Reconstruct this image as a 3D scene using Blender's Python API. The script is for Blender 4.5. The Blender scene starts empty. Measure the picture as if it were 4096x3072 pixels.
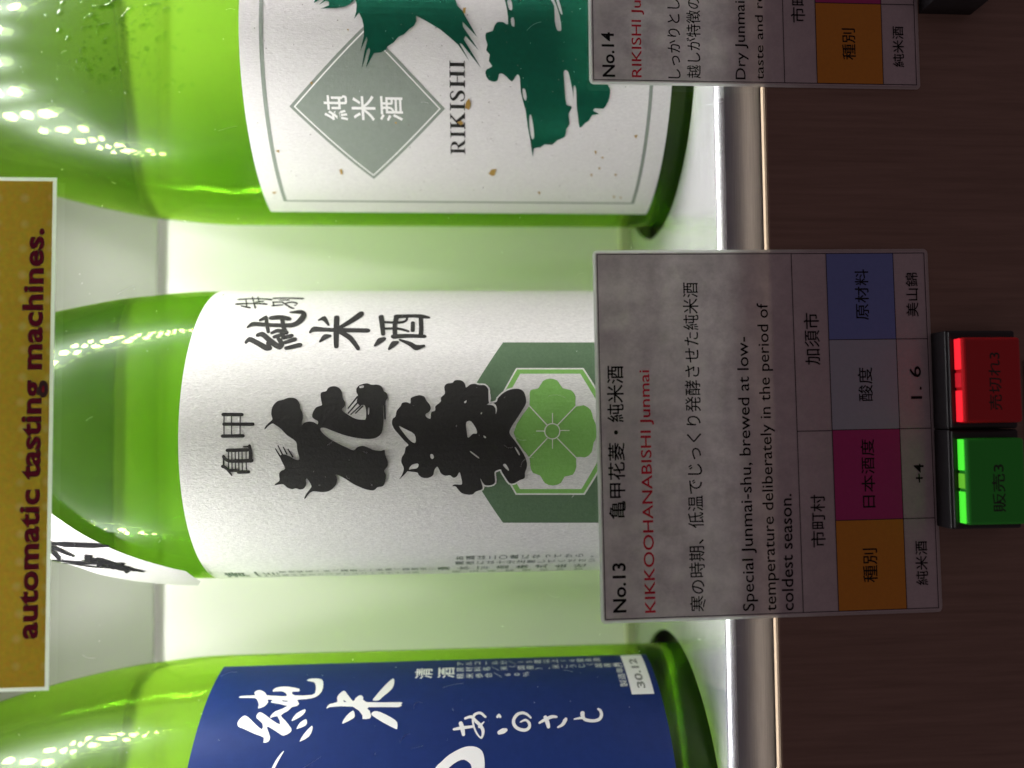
import bpy, bmesh, math, random
from mathutils import Vector, Matrix
random.seed(4)
sc = bpy.context.scene
COL = sc.collection

# ---------------------------------------------------------------- camera
# metres; the phone is held upright-rotated, so the picture lies on its side
PITCH, ROLL, YAW = 0.062, 0.0072, 0.0977
cd = bpy.data.cameras.new('camera'); cam = bpy.data.objects.new('camera', cd); COL.objects.link(cam)
cd.sensor_width = 36.0; cd.lens = 36.0 * 3059.4 / 4096.0
cd.clip_start = 0.005; cd.clip_end = 50
cp, sp, cy, sy = math.cos(PITCH), math.sin(PITCH), math.cos(YAW), math.sin(YAW)
RT = Vector((cy, -sy, 0)); UP = Vector((sy*sp, cy*sp, cp)); FW = Vector((sy*cp, cy*cp, -sp))
c, s = math.cos(ROLL), math.sin(ROLL)
VV = RT*s + UP*c; UU = RT*c - UP*s
M = Matrix((-VV, UU, -FW)).transposed().to_4x4()
cam.matrix_world = M
cd.dof.use_dof = True; cd.dof.focus_distance = 0.236; cd.dof.aperture_fstop = 5.0
sc.camera = cam

# ---------------------------------------------------------------- world: a dim room
w = bpy.data.worlds.new('World'); sc.world = w; w.use_nodes = True
w.node_tree.nodes['Background'].inputs[0].default_value = (1.0, 0.68, 0.76, 1)
w.node_tree.nodes['Background'].inputs[1].default_value = 0.094
sc.view_settings.view_transform = 'Standard'; sc.view_settings.look = 'None'
sc.view_settings.exposure = 0.0; sc.view_settings.gamma = 1.0
sc.cycles.use_denoising = True
sc.cycles.max_bounces = 14; sc.cycles.transmission_bounces = 12; sc.cycles.transparent_max_bounces = 16
sc.cycles.sample_clamp_indirect = 6.0
sc.cycles.caustics_refractive = True; sc.cycles.caustics_reflective = True
sc.cycles.blur_glossy = 0.3
sc.cycles.use_light_tree = True

LED_POWER = 280.0
LPITCH = 0.031

# ---------------------------------------------------------------- helpers
def thing(name, label, cat, loc=(0,0,0), rotz=0, group=None):
    o = bpy.data.objects.new(name, None); COL.objects.link(o)
    o.empty_display_size = 0.01
    o.location = loc; o.rotation_euler = (0,0,rotz); o['label'] = label; o['category'] = cat
    if group: o['group'] = group
    return o
def obj(name, verts, faces, m, parent=None, smooth=False):
    me = bpy.data.meshes.new(name); me.from_pydata([tuple(v) for v in verts], [], faces); me.update()
    if smooth: me.polygons.foreach_set('use_smooth', [True]*len(me.polygons))
    me.materials.append(m)
    o = bpy.data.objects.new(name, me); COL.objects.link(o); o.parent = parent
    return o
def bm_obj(name, bm, m, parent=None, smooth=False):
    me = bpy.data.meshes.new(name); bm.to_mesh(me); bm.free()
    if smooth: me.polygons.foreach_set('use_smooth', [True]*len(me.polygons))
    me.materials.append(m)
    o = bpy.data.objects.new(name, me); COL.objects.link(o); o.parent = parent
    return o
def box(name, x0,x1,y0,y1,z0,z1, m, parent=None, bevel=0, seg=2):
    bm = bmesh.new(); bmesh.ops.create_cube(bm, size=1)
    for v in bm.verts: v.co = Vector(((x0+x1)/2+v.co.x*(x1-x0), (y0+y1)/2+v.co.y*(y1-y0), (z0+z1)/2+v.co.z*(z1-z0)))
    if bevel: bmesh.ops.bevel(bm, geom=bm.edges[:], offset=bevel, segments=seg, profile=0.5, affect='EDGES')
    return bm_obj(name, bm, m, parent)
def catmull(pts, closed, n=4):
    N = len(pts); out = []; d = len(pts[0])
    rng = range(N) if closed else range(N-1)
    for i in rng:
        if closed: p0,p1,p2,p3 = pts[i-1],pts[i],pts[(i+1)%N],pts[(i+2)%N]
        else: p0,p1,p2,p3 = pts[max(i-1,0)],pts[i],pts[i+1],pts[min(i+2,N-1)]
        for k in range(n):
            t = k/n
            out.append(tuple(0.5*(2*p1[j]+(p2[j]-p0[j])*t+(2*p0[j]-5*p1[j]+4*p2[j]-p3[j])*t*t+(3*p1[j]-p0[j]-3*p2[j]+p3[j])*t**3) for j in range(d)))
    if not closed: out.append(tuple(pts[-1]))
    return out
def curve_to_mesh(cu):
    o = bpy.data.objects.new('tmp', cu); COL.objects.link(o); bpy.context.view_layer.update()
    me = bpy.data.meshes.new_from_object(o.evaluated_get(bpy.context.evaluated_depsgraph_get()))
    bpy.data.objects.remove(o); return me
def fill(loops, offset=0.0):
    cu = bpy.data.curves.new('c', 'CURVE'); cu.dimensions = '2D'; cu.fill_mode = 'BOTH'; cu.offset = offset
    for lp in loops:
        sp_ = cu.splines.new('POLY'); sp_.points.add(len(lp)-1)
        for p, q in zip(sp_.points, lp): p.co = (q[0], q[1], 0, 1)
        sp_.use_cyclic_u = True
    me = curve_to_mesh(cu); bpy.data.curves.remove(cu)
    r = ([v.co.copy() for v in me.vertices], [tuple(p.vertices) for p in me.polygons]); bpy.data.meshes.remove(me); return r
def text2d(body, bold=0.0, spacing=1.0, shear=0.0):
    cu = bpy.data.curves.new('t', 'FONT'); cu.body = body; cu.offset = bold; cu.space_character = spacing; cu.resolution_u = 3; cu.shear = shear
    me = curve_to_mesh(cu); bpy.data.curves.remove(cu)
    r = ([v.co.copy() for v in me.vertices], [tuple(p.vertices) for p in me.polygons]); bpy.data.meshes.remove(me); return r
def bbox(vs):
    xs = [v[0] for v in vs]; ys = [v[1] for v in vs]; return min(xs),max(xs),min(ys),max(ys)
def ribbon(st, n=5):
    """a brush stroke: centre-line sections (sL,zL,sR,zR) smoothed, with rounded ends"""
    q = catmull(st, False, n)
    def cap(a, b):
        la, lb = Vector(a), Vector(b)
        ca = (Vector(la[:2])+Vector(la[2:]))/2 if len(la)==4 else None
        return ca
    def mid(a): return ((a[0]+a[2])/2, (a[1]+a[3])/2)
    def ext(a, b, k, f):
        m, m2 = mid(a), mid(b); dx, dy = m[0]-m2[0], m[1]-m2[1]; L = math.hypot(dx,dy) or 1
        wd = math.hypot(a[0]-a[2], a[1]-a[3]); ox, oy = dx/L*wd*k, dy/L*wd*k
        return (m[0]+(a[0]-m[0])*f+ox, m[1]+(a[1]-m[1])*f+oy, m[0]+(a[2]-m[0])*f+ox, m[1]+(a[3]-m[1])*f+oy)
    q = [ext(q[0],q[1],.46,.35), ext(q[0],q[1],.30,.78)] + q + [ext(q[-1],q[-2],.30,.78), ext(q[-1],q[-2],.46,.35)]
    vs, fs = [], []
    for a in q: vs += [Vector((a[0],a[1],0)), Vector((a[2],a[3],0))]
    for i in range(len(q)-1): fs.append((2*i, 2*i+1, 2*i+3, 2*i+2))
    return vs, fs
def cut_columns(vs, fs, step):
    """cut a flat 2D mesh along x and y so that it can bend over a round body"""
    bm = bmesh.new(); bv = [bm.verts.new((v[0],v[1],0)) for v in vs]
    for f in fs:
        try: bm.faces.new([bv[i] for i in f])
        except ValueError: pass
    x0,x1,y0,y1 = bbox(vs)
    k = math.floor(x0/step)+1
    while k*step < x1:
        bmesh.ops.bisect_plane(bm, geom=bm.verts[:]+bm.edges[:]+bm.faces[:], plane_co=(k*step,0,0), plane_no=(1,0,0), dist=1e-7); k += 1
    return bm
def sheet_on(name, surf, loops_or_mesh, h, m, parent, step=0.0022):
    vs, fs = loops_or_mesh
    bm = cut_columns(vs, fs, step)
    for v in bm.verts: v.co = surf(v.co.x, v.co.y, h)
    bm.normal_update()
    return bm_obj(name, bm, m, parent)
def merge(parts):
    V, F = [], []
    for vs, fs in parts:
        b = len(V); V += list(vs); F += [tuple(i+b for i in f) for f in fs]
    return V, F
def cylsurf(R):
    def f(s_, z, h): t = s_/R; return Vector(((R+h)*math.sin(t), -(R+h)*math.cos(t), z))
    return f
MM = 1e-5
def A(l): return [tuple(v*MM for v in p) for p in l]
def strokes_on(name, surf, sts, h0, m, parent, dh=0.000006):
    """strokes that cross lie a hair above each other"""
    V, F = [], []
    bmj = bmesh.new()
    for i, st in enumerate(sts):
        vs, fs = ribbon(A(st)); b = cut_columns(vs, fs, 0.0025)
        h = h0 + dh*(i % 12)
        base = len(V)
        for k, v in enumerate(b.verts): v.index = k; V.append(surf(v.co.x, v.co.y, h))
        for f in b.faces: F.append(tuple(v.index+base for v in f.verts))
        b.free()
    bmj.free()
    return obj(name, V, F, m, parent)
def text_at(name, surf, body, x0, y0, x1, y1, h, m, parent, bold=0.0, shear=0.0, step=0.0025):
    """flat print: text scaled into the box x0..x1, y0..y1"""
    vs, fs = text2d(body, bold, 1.0, shear); a,b,c_,d = bbox(vs)
    kx = (x1-x0)/(b-a); ky = (y1-y0)/(d-c_)
    vs = [Vector((x0+(v[0]-a)*kx, y0+(v[1]-c_)*ky, 0)) for v in vs]
    return sheet_on(name, surf, (vs, fs), h, m, parent, step)
def vtext(name, surf, body, xc, ytop, size, pitch, h, m, parent, bold=0.0, kx=1.0):
    """a column of upright characters, read downwards"""
    parts = []
    for i, ch in enumerate(body):
        if ch == ' ': continue
        vs, fs = text2d(ch, bold); cx = (bbox(vs)[0]+bbox(vs)[1])/2 if ord(ch) < 256 else 0.5
        parts.append(([Vector((xc+(v[0]-cx)*size*kx, ytop-i*pitch-size+(v[1]+0.12)*size, 0)) for v in vs], fs))
    return sheet_on(name, surf, merge(parts), h, m, parent)

# ---------------------------------------------------------------- materials
def mat(name):
    m = bpy.data.materials.new(name); m.use_nodes = True; nt = m.node_tree; nt.nodes.clear()
    o = nt.nodes.new('ShaderNodeOutputMaterial'); return m, nt, o
def N(nt, t, **kw):
    n = nt.nodes.new(t)
    for k, v in kw.items(): setattr(n, k, v)
    return n
def S(n, **kw):
    for k, v in kw.items():
        k = k.replace('_', ' ')
        n.inputs[k].default_value = v
    return n
def principled(name, col, rough=0.5, metal=0.0, noise=None, nscale=(1,1,1), bump=0.0, bscale=None, mix=None, spec=0.5, bdist=0.0002, coat=0.0, aniso=0.0):
    m, nt, o = mat(name); b = N(nt,'ShaderNodeBsdfPrincipled'); nt.links.new(b.outputs[0], o.inputs[0])
    b.inputs['Base Color'].default_value = (*col,1); b.inputs['Roughness'].default_value = rough; b.inputs['Metallic'].default_value = metal
    b.inputs['Specular IOR Level'].default_value = spec; b.inputs['Coat Weight'].default_value = coat
    b.inputs['Anisotropic'].default_value = aniso
    tc = N(nt,'ShaderNodeTexCoord'); mp = N(nt,'ShaderNodeMapping'); mp.inputs['Scale'].default_value = nscale
    nt.links.new(tc.outputs['Object'], mp.inputs[0])
    if noise:
        nz = N(nt,'ShaderNodeTexNoise'); S(nz, Scale=noise, Detail=6.0, Roughness=0.65); nt.links.new(mp.outputs[0], nz.inputs[0])
        cr = N(nt,'ShaderNodeValToRGB'); cr.color_ramp.elements[0].position = .3; cr.color_ramp.elements[1].position = .7
        cr.color_ramp.elements[0].color = (*mix,1); cr.color_ramp.elements[1].color = (*col,1)
        nt.links.new(nz.outputs[0], cr.inputs[0]); nt.links.new(cr.outputs[0], b.inputs['Base Color'])
    if bump:
        n2 = N(nt,'ShaderNodeTexNoise'); S(n2, Scale=bscale or noise, Detail=5.0, Roughness=0.6); nt.links.new(mp.outputs[0], n2.inputs[0])
        bp = N(nt,'ShaderNodeBump'); S(bp, Strength=bump, Distance=bdist); nt.links.new(n2.outputs[0], bp.inputs['Height']); nt.links.new(bp.outputs[0], b.inputs['Normal'])
    return m
def paper(name, col, col2, fibre=1.0, trans=0.0, gloss=0.6, mottle=0):
    """washi: fibres as fine crossed relief"""
    m, nt, o = mat(name); b = N(nt,'ShaderNodeBsdfPrincipled'); b.inputs['Roughness'].default_value = gloss
    b.inputs['Specular IOR Level'].default_value = 0.35
    tc = N(nt,'ShaderNodeTexCoord'); hs = []
    for k, (rot, scl) in enumerate((((0,.5,.3),(1500,1500,520)),((0,-.7,.2),(1500,1500,560)),((.2,1.4,.1),(1300,1300,420)))):
        mp = N(nt,'ShaderNodeMapping'); mp.inputs['Rotation'].default_value = rot; mp.inputs['Scale'].default_value = scl
        nt.links.new(tc.outputs['Object'], mp.inputs[0])
        nz = N(nt,'ShaderNodeTexNoise'); S(nz, Scale=1.6, Detail=2.0, Roughness=0.5, Distortion=.6); nt.links.new(mp.outputs[0], nz.inputs[0]); hs.append(nz.outputs[0])
    a1 = N(nt,'ShaderNodeMath', operation='MAXIMUM'); nt.links.new(hs[0], a1.inputs[0]); nt.links.new(hs[1], a1.inputs[1])
    a2 = N(nt,'ShaderNodeMath', operation='MAXIMUM'); nt.links.new(a1.outputs[0], a2.inputs[0]); nt.links.new(hs[2], a2.inputs[1])
    bp = N(nt,'ShaderNodeBump'); S(bp, Strength=1.0*fibre, Distance=0.00018); nt.links.new(a2.outputs[0], bp.inputs['Height']); nt.links.new(bp.outputs[0], b.inputs['Normal'])
    cr = N(nt,'ShaderNodeValToRGB'); cr.color_ramp.elements[0].position = .45; cr.color_ramp.elements[1].position = .75
    cr.color_ramp.elements[0].color = (*col2,1); cr.color_ramp.elements[1].color = (*col,1)
    nt.links.new(a2.outputs[0], cr.inputs[0]); nt.links.new(cr.outputs[0], b.inputs['Base Color'])
    if trans:
        tr = N(nt,'ShaderNodeBsdfTranslucent'); nt.links.new(cr.outputs[0], tr.inputs[0])
        if mottle:
            nm = N(nt,'ShaderNodeTexNoise'); S(nm, Scale=130.0, Detail=5.0, Roughness=0.7); nt.links.new(tc.outputs['Object'], nm.inputs[0])
            cm = N(nt,'ShaderNodeValToRGB'); cm.color_ramp.elements[0].position = .35; cm.color_ramp.elements[1].position = .65
            cm.color_ramp.elements[0].color = (.42,.40,.41,1); cm.color_ramp.elements[1].color = (.95,.89,.89,1)
            nt.links.new(nm.outputs[0], cm.inputs[0]); nt.links.new(cm.outputs[0], tr.inputs[0])
        mx = N(nt,'ShaderNodeMixShader'); mx.inputs[0].default_value = trans
        nt.links.new(b.outputs[0], mx.inputs[1]); nt.links.new(tr.outputs[0], mx.inputs[2]); nt.links.new(mx.outputs[0], o.inputs[0])
    else: nt.links.new(b.outputs[0], o.inputs[0])
    return m
def glass(name, col, tint, clear, ior=1.38):
    m, nt, o = mat(name)
    g = N(nt,'ShaderNodeBsdfGlass'); g.inputs['Color'].default_value = (*col,1); g.inputs['IOR'].default_value = ior; g.inputs['Roughness'].default_value = 0.0
    tc = N(nt,'ShaderNodeTexCoord'); nz = N(nt,'ShaderNodeTexNoise'); S(nz, Scale=38.0, Detail=2.0); nt.links.new(tc.outputs['Object'], nz.inputs[0])
    bp = N(nt,'ShaderNodeBump'); S(bp, Strength=0.35, Distance=0.0006); nt.links.new(nz.outputs[0], bp.inputs['Height']); nt.links.new(bp.outputs[0], g.inputs['Normal'])
    t = N(nt,'ShaderNodeBsdfTransparent'); t.inputs['Color'].default_value = (*tint,1)
    mx = N(nt,'ShaderNodeMixShader'); mx.inputs[0].default_value = clear
    nt.links.new(g.outputs[0], mx.inputs[1]); nt.links.new(t.outputs[0], mx.inputs[2])
    hz = N(nt,'ShaderNodeBsdfGlossy'); hz.inputs['Roughness'].default_value = .28; hz.inputs['Color'].default_value = (.8,.9,.8,1)
    m2 = N(nt,'ShaderNodeMixShader'); m2.inputs[0].default_value = .017
    nt.links.new(mx.outputs[0], m2.inputs[1]); nt.links.new(hz.outputs[0], m2.inputs[2]); nt.links.new(m2.outputs[0], o.inputs[0])
    return m
def emitter(name, col, strength, base=(.8,.8,.8)):
    m, nt, o = mat(name); b = N(nt,'ShaderNodeBsdfPrincipled'); nt.links.new(b.outputs[0], o.inputs[0])
    b.inputs['Base Color'].default_value = (*base,1); b.inputs['Emission Color'].default_value = (*col,1); b.inputs['Emission Strength'].default_value = strength
    return m

m_glass = glass('green bottle glass', (.55,.77,.17), (.56,.84,.28), 0.30)
m_clear = principled('droplet', (.9,.95,.9), .02)
m_paper13 = paper('washi label paper', (.86,.845,.82), (.66,.65,.63), 1.0, 0.12)
m_paper14 = paper('pearl label paper', (.80,.78,.78), (.70,.68,.68), .6, 0.08, .42)
m_sash = paper('sash paper', (.46,.44,.45), (.40,.38,.39), .8, 0.05)
m_sashink = principled('sash ink', (.006,.006,.007), .9, spec=.05)
m_blue = principled('blue label print', (.008,.026,.135), .42, noise=300, mix=(.006,.021,.115), spec=.2, bump=.15, bscale=900)
m_black = principled('black ink', (.011,.011,.010), .7, noise=1500, mix=(.022,.022,.019), bump=.4, bscale=1200, spec=.22)
m_ink = principled('card ink', (.006,.006,.007), .6, spec=.15)
m_red = principled('red ink', (.36,.012,.02), .5)
m_white = principled('white ink', (.85,.84,.83), .55)
m_dgreen = principled('dark green ink', (.055,.115,.05), .6, noise=1400, mix=(.085,.15,.075), bump=.4, bscale=1200)
m_lgreen = principled('leaf green ink', (.15,.37,.06), .6, noise=1400, mix=(.20,.43,.10), bump=.4, bscale=1200)
m_foil = principled('green foil', (.008,.20,.115), .25, 0.7, noise=500, mix=(.006,.15,.085), bump=.25, bscale=1500, bdist=.0001)
m_sage = principled('sage grey ink', (.24,.275,.24), .45, noise=700, mix=(.21,.245,.21), bump=.3, bscale=1200)
m_gold = principled('gold fleck', (.45,.28,.07), .4, .5)
m_speck = principled('bark speck', (.16,.12,.10), .7)
m_small = principled('small print', (.06,.09,.07), .6)
m_card = paper('printed card stock', (.76,.71,.72), (.71,.67,.68), .12, 0.34, .35, 1)
m_lam = paper('laminate film', (.90,.92,.90), (.88,.90,.88), .05, 0.60, .25)
def cell(name, c1, c2): return principled(name, c1, .35, noise=900, mix=c2)
m_orange = cell('orange cell', (.66,.27,.008), (.60,.24,.008)); m_magenta = cell('magenta cell', (.46,.022,.19), (.42,.02,.17))
m_steel = cell('grey blue cell', (.40,.47,.54), (.37,.44,.50)); m_navy = cell('slate blue cell', (.17,.25,.58), (.155,.23,.54))
m_cardline = principled('card rule', (.01,.008,.012), .5)
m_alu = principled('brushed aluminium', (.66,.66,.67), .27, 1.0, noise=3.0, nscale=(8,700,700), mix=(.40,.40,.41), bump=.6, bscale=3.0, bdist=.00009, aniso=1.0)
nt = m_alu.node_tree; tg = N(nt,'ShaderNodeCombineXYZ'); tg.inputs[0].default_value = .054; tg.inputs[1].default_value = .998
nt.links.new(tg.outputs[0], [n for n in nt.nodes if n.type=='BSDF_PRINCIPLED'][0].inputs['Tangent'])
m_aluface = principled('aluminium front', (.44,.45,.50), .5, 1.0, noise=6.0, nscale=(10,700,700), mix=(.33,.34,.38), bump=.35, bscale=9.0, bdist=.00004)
m_wall = principled('white cabinet wall', (.60,.565,.58), .5, noise=8, mix=(.57,.535,.55))
m_wallshade = principled('shade grey panel', (.155,.16,.13), .5, noise=8, mix=(.147,.152,.123))  # darker grey stands in for shade on the upper wall
m_dark = principled('dark recess', (.05,.055,.045), .6, noise=20, mix=(.04,.045,.04))
m_wood = principled('dark oak veneer', (.30,.21,.155), .55, noise=16.0, nscale=(26,26,1.2), mix=(.20,.135,.095), bump=.15, bscale=20, bdist=.0001)
m_cream = principled('veneer edge band', (.36,.28,.20), .6, noise=60, nscale=(.2,5,5), mix=(.34,.26,.17))
m_blackpl = principled('black plastic', (.012,.012,.014), .35, noise=200, mix=(.016,.016,.018))
m_led = emitter('led chip', (1.0,.965,.975), LED_POWER)
m_opal = emitter('opal fill', (1.0,.99,.95), 19.0)
m_ledbase = principled('led strip board', (.7,.7,.7), .5, noise=80, mix=(.6,.6,.6))
m_banner = None
def button_mat(name, col, em, st):
    m, nt, o = mat(name); b = N(nt,'ShaderNodeBsdfPrincipled'); nt.links.new(b.outputs[0], o.inputs[0])
    b.inputs['Base Color'].default_value = (*col,1); b.inputs['Roughness'].default_value = .28
    b.inputs['Emission Color'].default_value = (*em,1); b.inputs['Emission Strength'].default_value = st
    return m
m_redface = button_mat('red button face', (.42,.004,.008), (.9,.01,.01), .012)
m_redlit = button_mat('lit red lens', (.6,.01,.02), (1,.02,.035), .75)
m_greenface = button_mat('green button face', (.012,.16,.012), (.02,.8,.05), .025)
m_greenlit = button_mat('lit green lens', (.05,.5,.03), (.08,1,.04), .62)
m_redglow = button_mat('dim red lens', (.4,.01,.02), (1,.02,.035), .25)
m_greenglow = button_mat('dim green lens', (.1,.4,.03), (.25,1,.04), .22)
m_faceink = principled('button legend', (.004,.012,.004), .4)
m, nt, o = mat('gold patterned print'); m_banner = m
b = N(nt,'ShaderNodeBsdfPrincipled'); nt.links.new(b.outputs[0], o.inputs[0]); b.inputs['Roughness'].default_value = .4
tc = N(nt,'ShaderNodeTexCoord'); mp = N(nt,'ShaderNodeMapping'); mp.inputs['Scale'].default_value = (1/.0072,1,1/.0072); mp.inputs['Rotation'].default_value=(0,0,0)
nt.links.new(tc.outputs['Object'], mp.inputs[0])
vo = N(nt,'ShaderNodeTexVoronoi'); vo.feature = 'F1'; S(vo, Scale=1.0, Randomness=0.12); nt.links.new(mp.outputs[0], vo.inputs['Vector'])
cr = N(nt,'ShaderNodeValToRGB'); cr.color_ramp.elements[0].position = .08; cr.color_ramp.elements[0].color = (.76,.54,.16,1); cr.color_ramp.elements[1].position = .22; cr.color_ramp.elements[1].color = (.70,.45,.05,1)
nt.links.new(vo.outputs['Distance'], cr.inputs[0])
nz = N(nt,'ShaderNodeTexNoise'); S(nz, Scale=700.0, Detail=3.0); nt.links.new(tc.outputs['Object'], nz.inputs[0])
mx = N(nt,'ShaderNodeMix', data_type='RGBA', blend_type='MULTIPLY'); mx.inputs['Factor'].default_value = .35
nt.links.new(cr.outputs[0], mx.inputs['A']); nt.links.new(nz.outputs['Color'], mx.inputs['B']); nt.links.new(mx.outputs['Result'], b.inputs['Base Color'])
tr = N(nt,'ShaderNodeBsdfTranslucent'); nt.links.new(mx.outputs['Result'], tr.inputs[0]); ms = N(nt,'ShaderNodeMixShader'); ms.inputs[0].default_value = .5
nt.links.new(b.outputs[0], ms.inputs[1]); nt.links.new(tr.outputs[0], ms.inputs[2]); nt.links.new(ms.outputs[0], o.inputs[0])
def backlit_ink(name, col, k):
    m = principled(name, col, .5); nt = m.node_tree; o = [n for n in nt.nodes if n.type=='OUTPUT_MATERIAL'][0]; b = [n for n in nt.nodes if n.type=='BSDF_PRINCIPLED'][0]
    tr = N(nt,'ShaderNodeBsdfTranslucent'); tr.inputs[0].default_value = (*col,1); ms = N(nt,'ShaderNodeMixShader'); ms.inputs[0].default_value = k
    nt.links.new(b.outputs[0], ms.inputs[1]); nt.links.new(tr.outputs[0], ms.inputs[2]); nt.links.new(ms.outputs[0], o.inputs[0]); return m
m_maroon = backlit_ink('maroon print', (.80,.08,.22), .6); m_navyink = backlit_ink('dark outline print', (.16,.10,.24), .6)
m_red = backlit_ink('red ink', (.85,.05,.08), .6)
def pane_mat(name, scratch):
    m, nt, o = mat(name); t = N(nt,'ShaderNodeBsdfTransparent'); t.inputs[0].default_value = (.97,.985,.97,1)
    g = N(nt,'ShaderNodeBsdfGlossy'); g.inputs['Roughness'].default_value = .02
    fr = N(nt,'ShaderNodeFresnel'); fr.inputs[0].default_value = 1.35
    mx = N(nt,'ShaderNodeMixShader'); nt.links.new(fr.outputs[0], mx.inputs[0]); nt.links.new(t.outputs[0], mx.inputs[1]); nt.links.new(g.outputs[0], mx.inputs[2]); nt.links.new(mx.outputs[0], o.inputs[0])
    return m
m_pane = pane_mat('clear acrylic', 0)
m, nt, o = mat('water bead'); m_bead = m
t = N(nt,'ShaderNodeBsdfTransparent'); t.inputs[0].default_value = (.93,.97,.90,1)
t2 = N(nt,'ShaderNodeBsdfTransparent'); t2.inputs[0].default_value = (.55,.66,.45,1)
lw_ = N(nt,'ShaderNodeLayerWeight'); lw_.inputs[0].default_value = .35
mx = N(nt,'ShaderNodeMixShader'); nt.links.new(lw_.outputs['Facing'], mx.inputs[0]); nt.links.new(t.outputs[0], mx.inputs[1]); nt.links.new(t2.outputs[0], mx.inputs[2])
g = N(nt,'ShaderNodeBsdfGlossy'); g.inputs['Roughness'].default_value = .08
fr = N(nt,'ShaderNodeFresnel'); fr.inputs[0].default_value = 1.33
m2 = N(nt,'ShaderNodeMixShader'); nt.links.new(fr.outputs[0], m2.inputs[0]); nt.links.new(mx.outputs[0], m2.inputs[1]); nt.links.new(g.outputs[0], m2.inputs[2]); nt.links.new(m2.outputs[0], o.inputs[0])
m_dust = principled('dust', (.85,.87,.85), .5)

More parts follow.
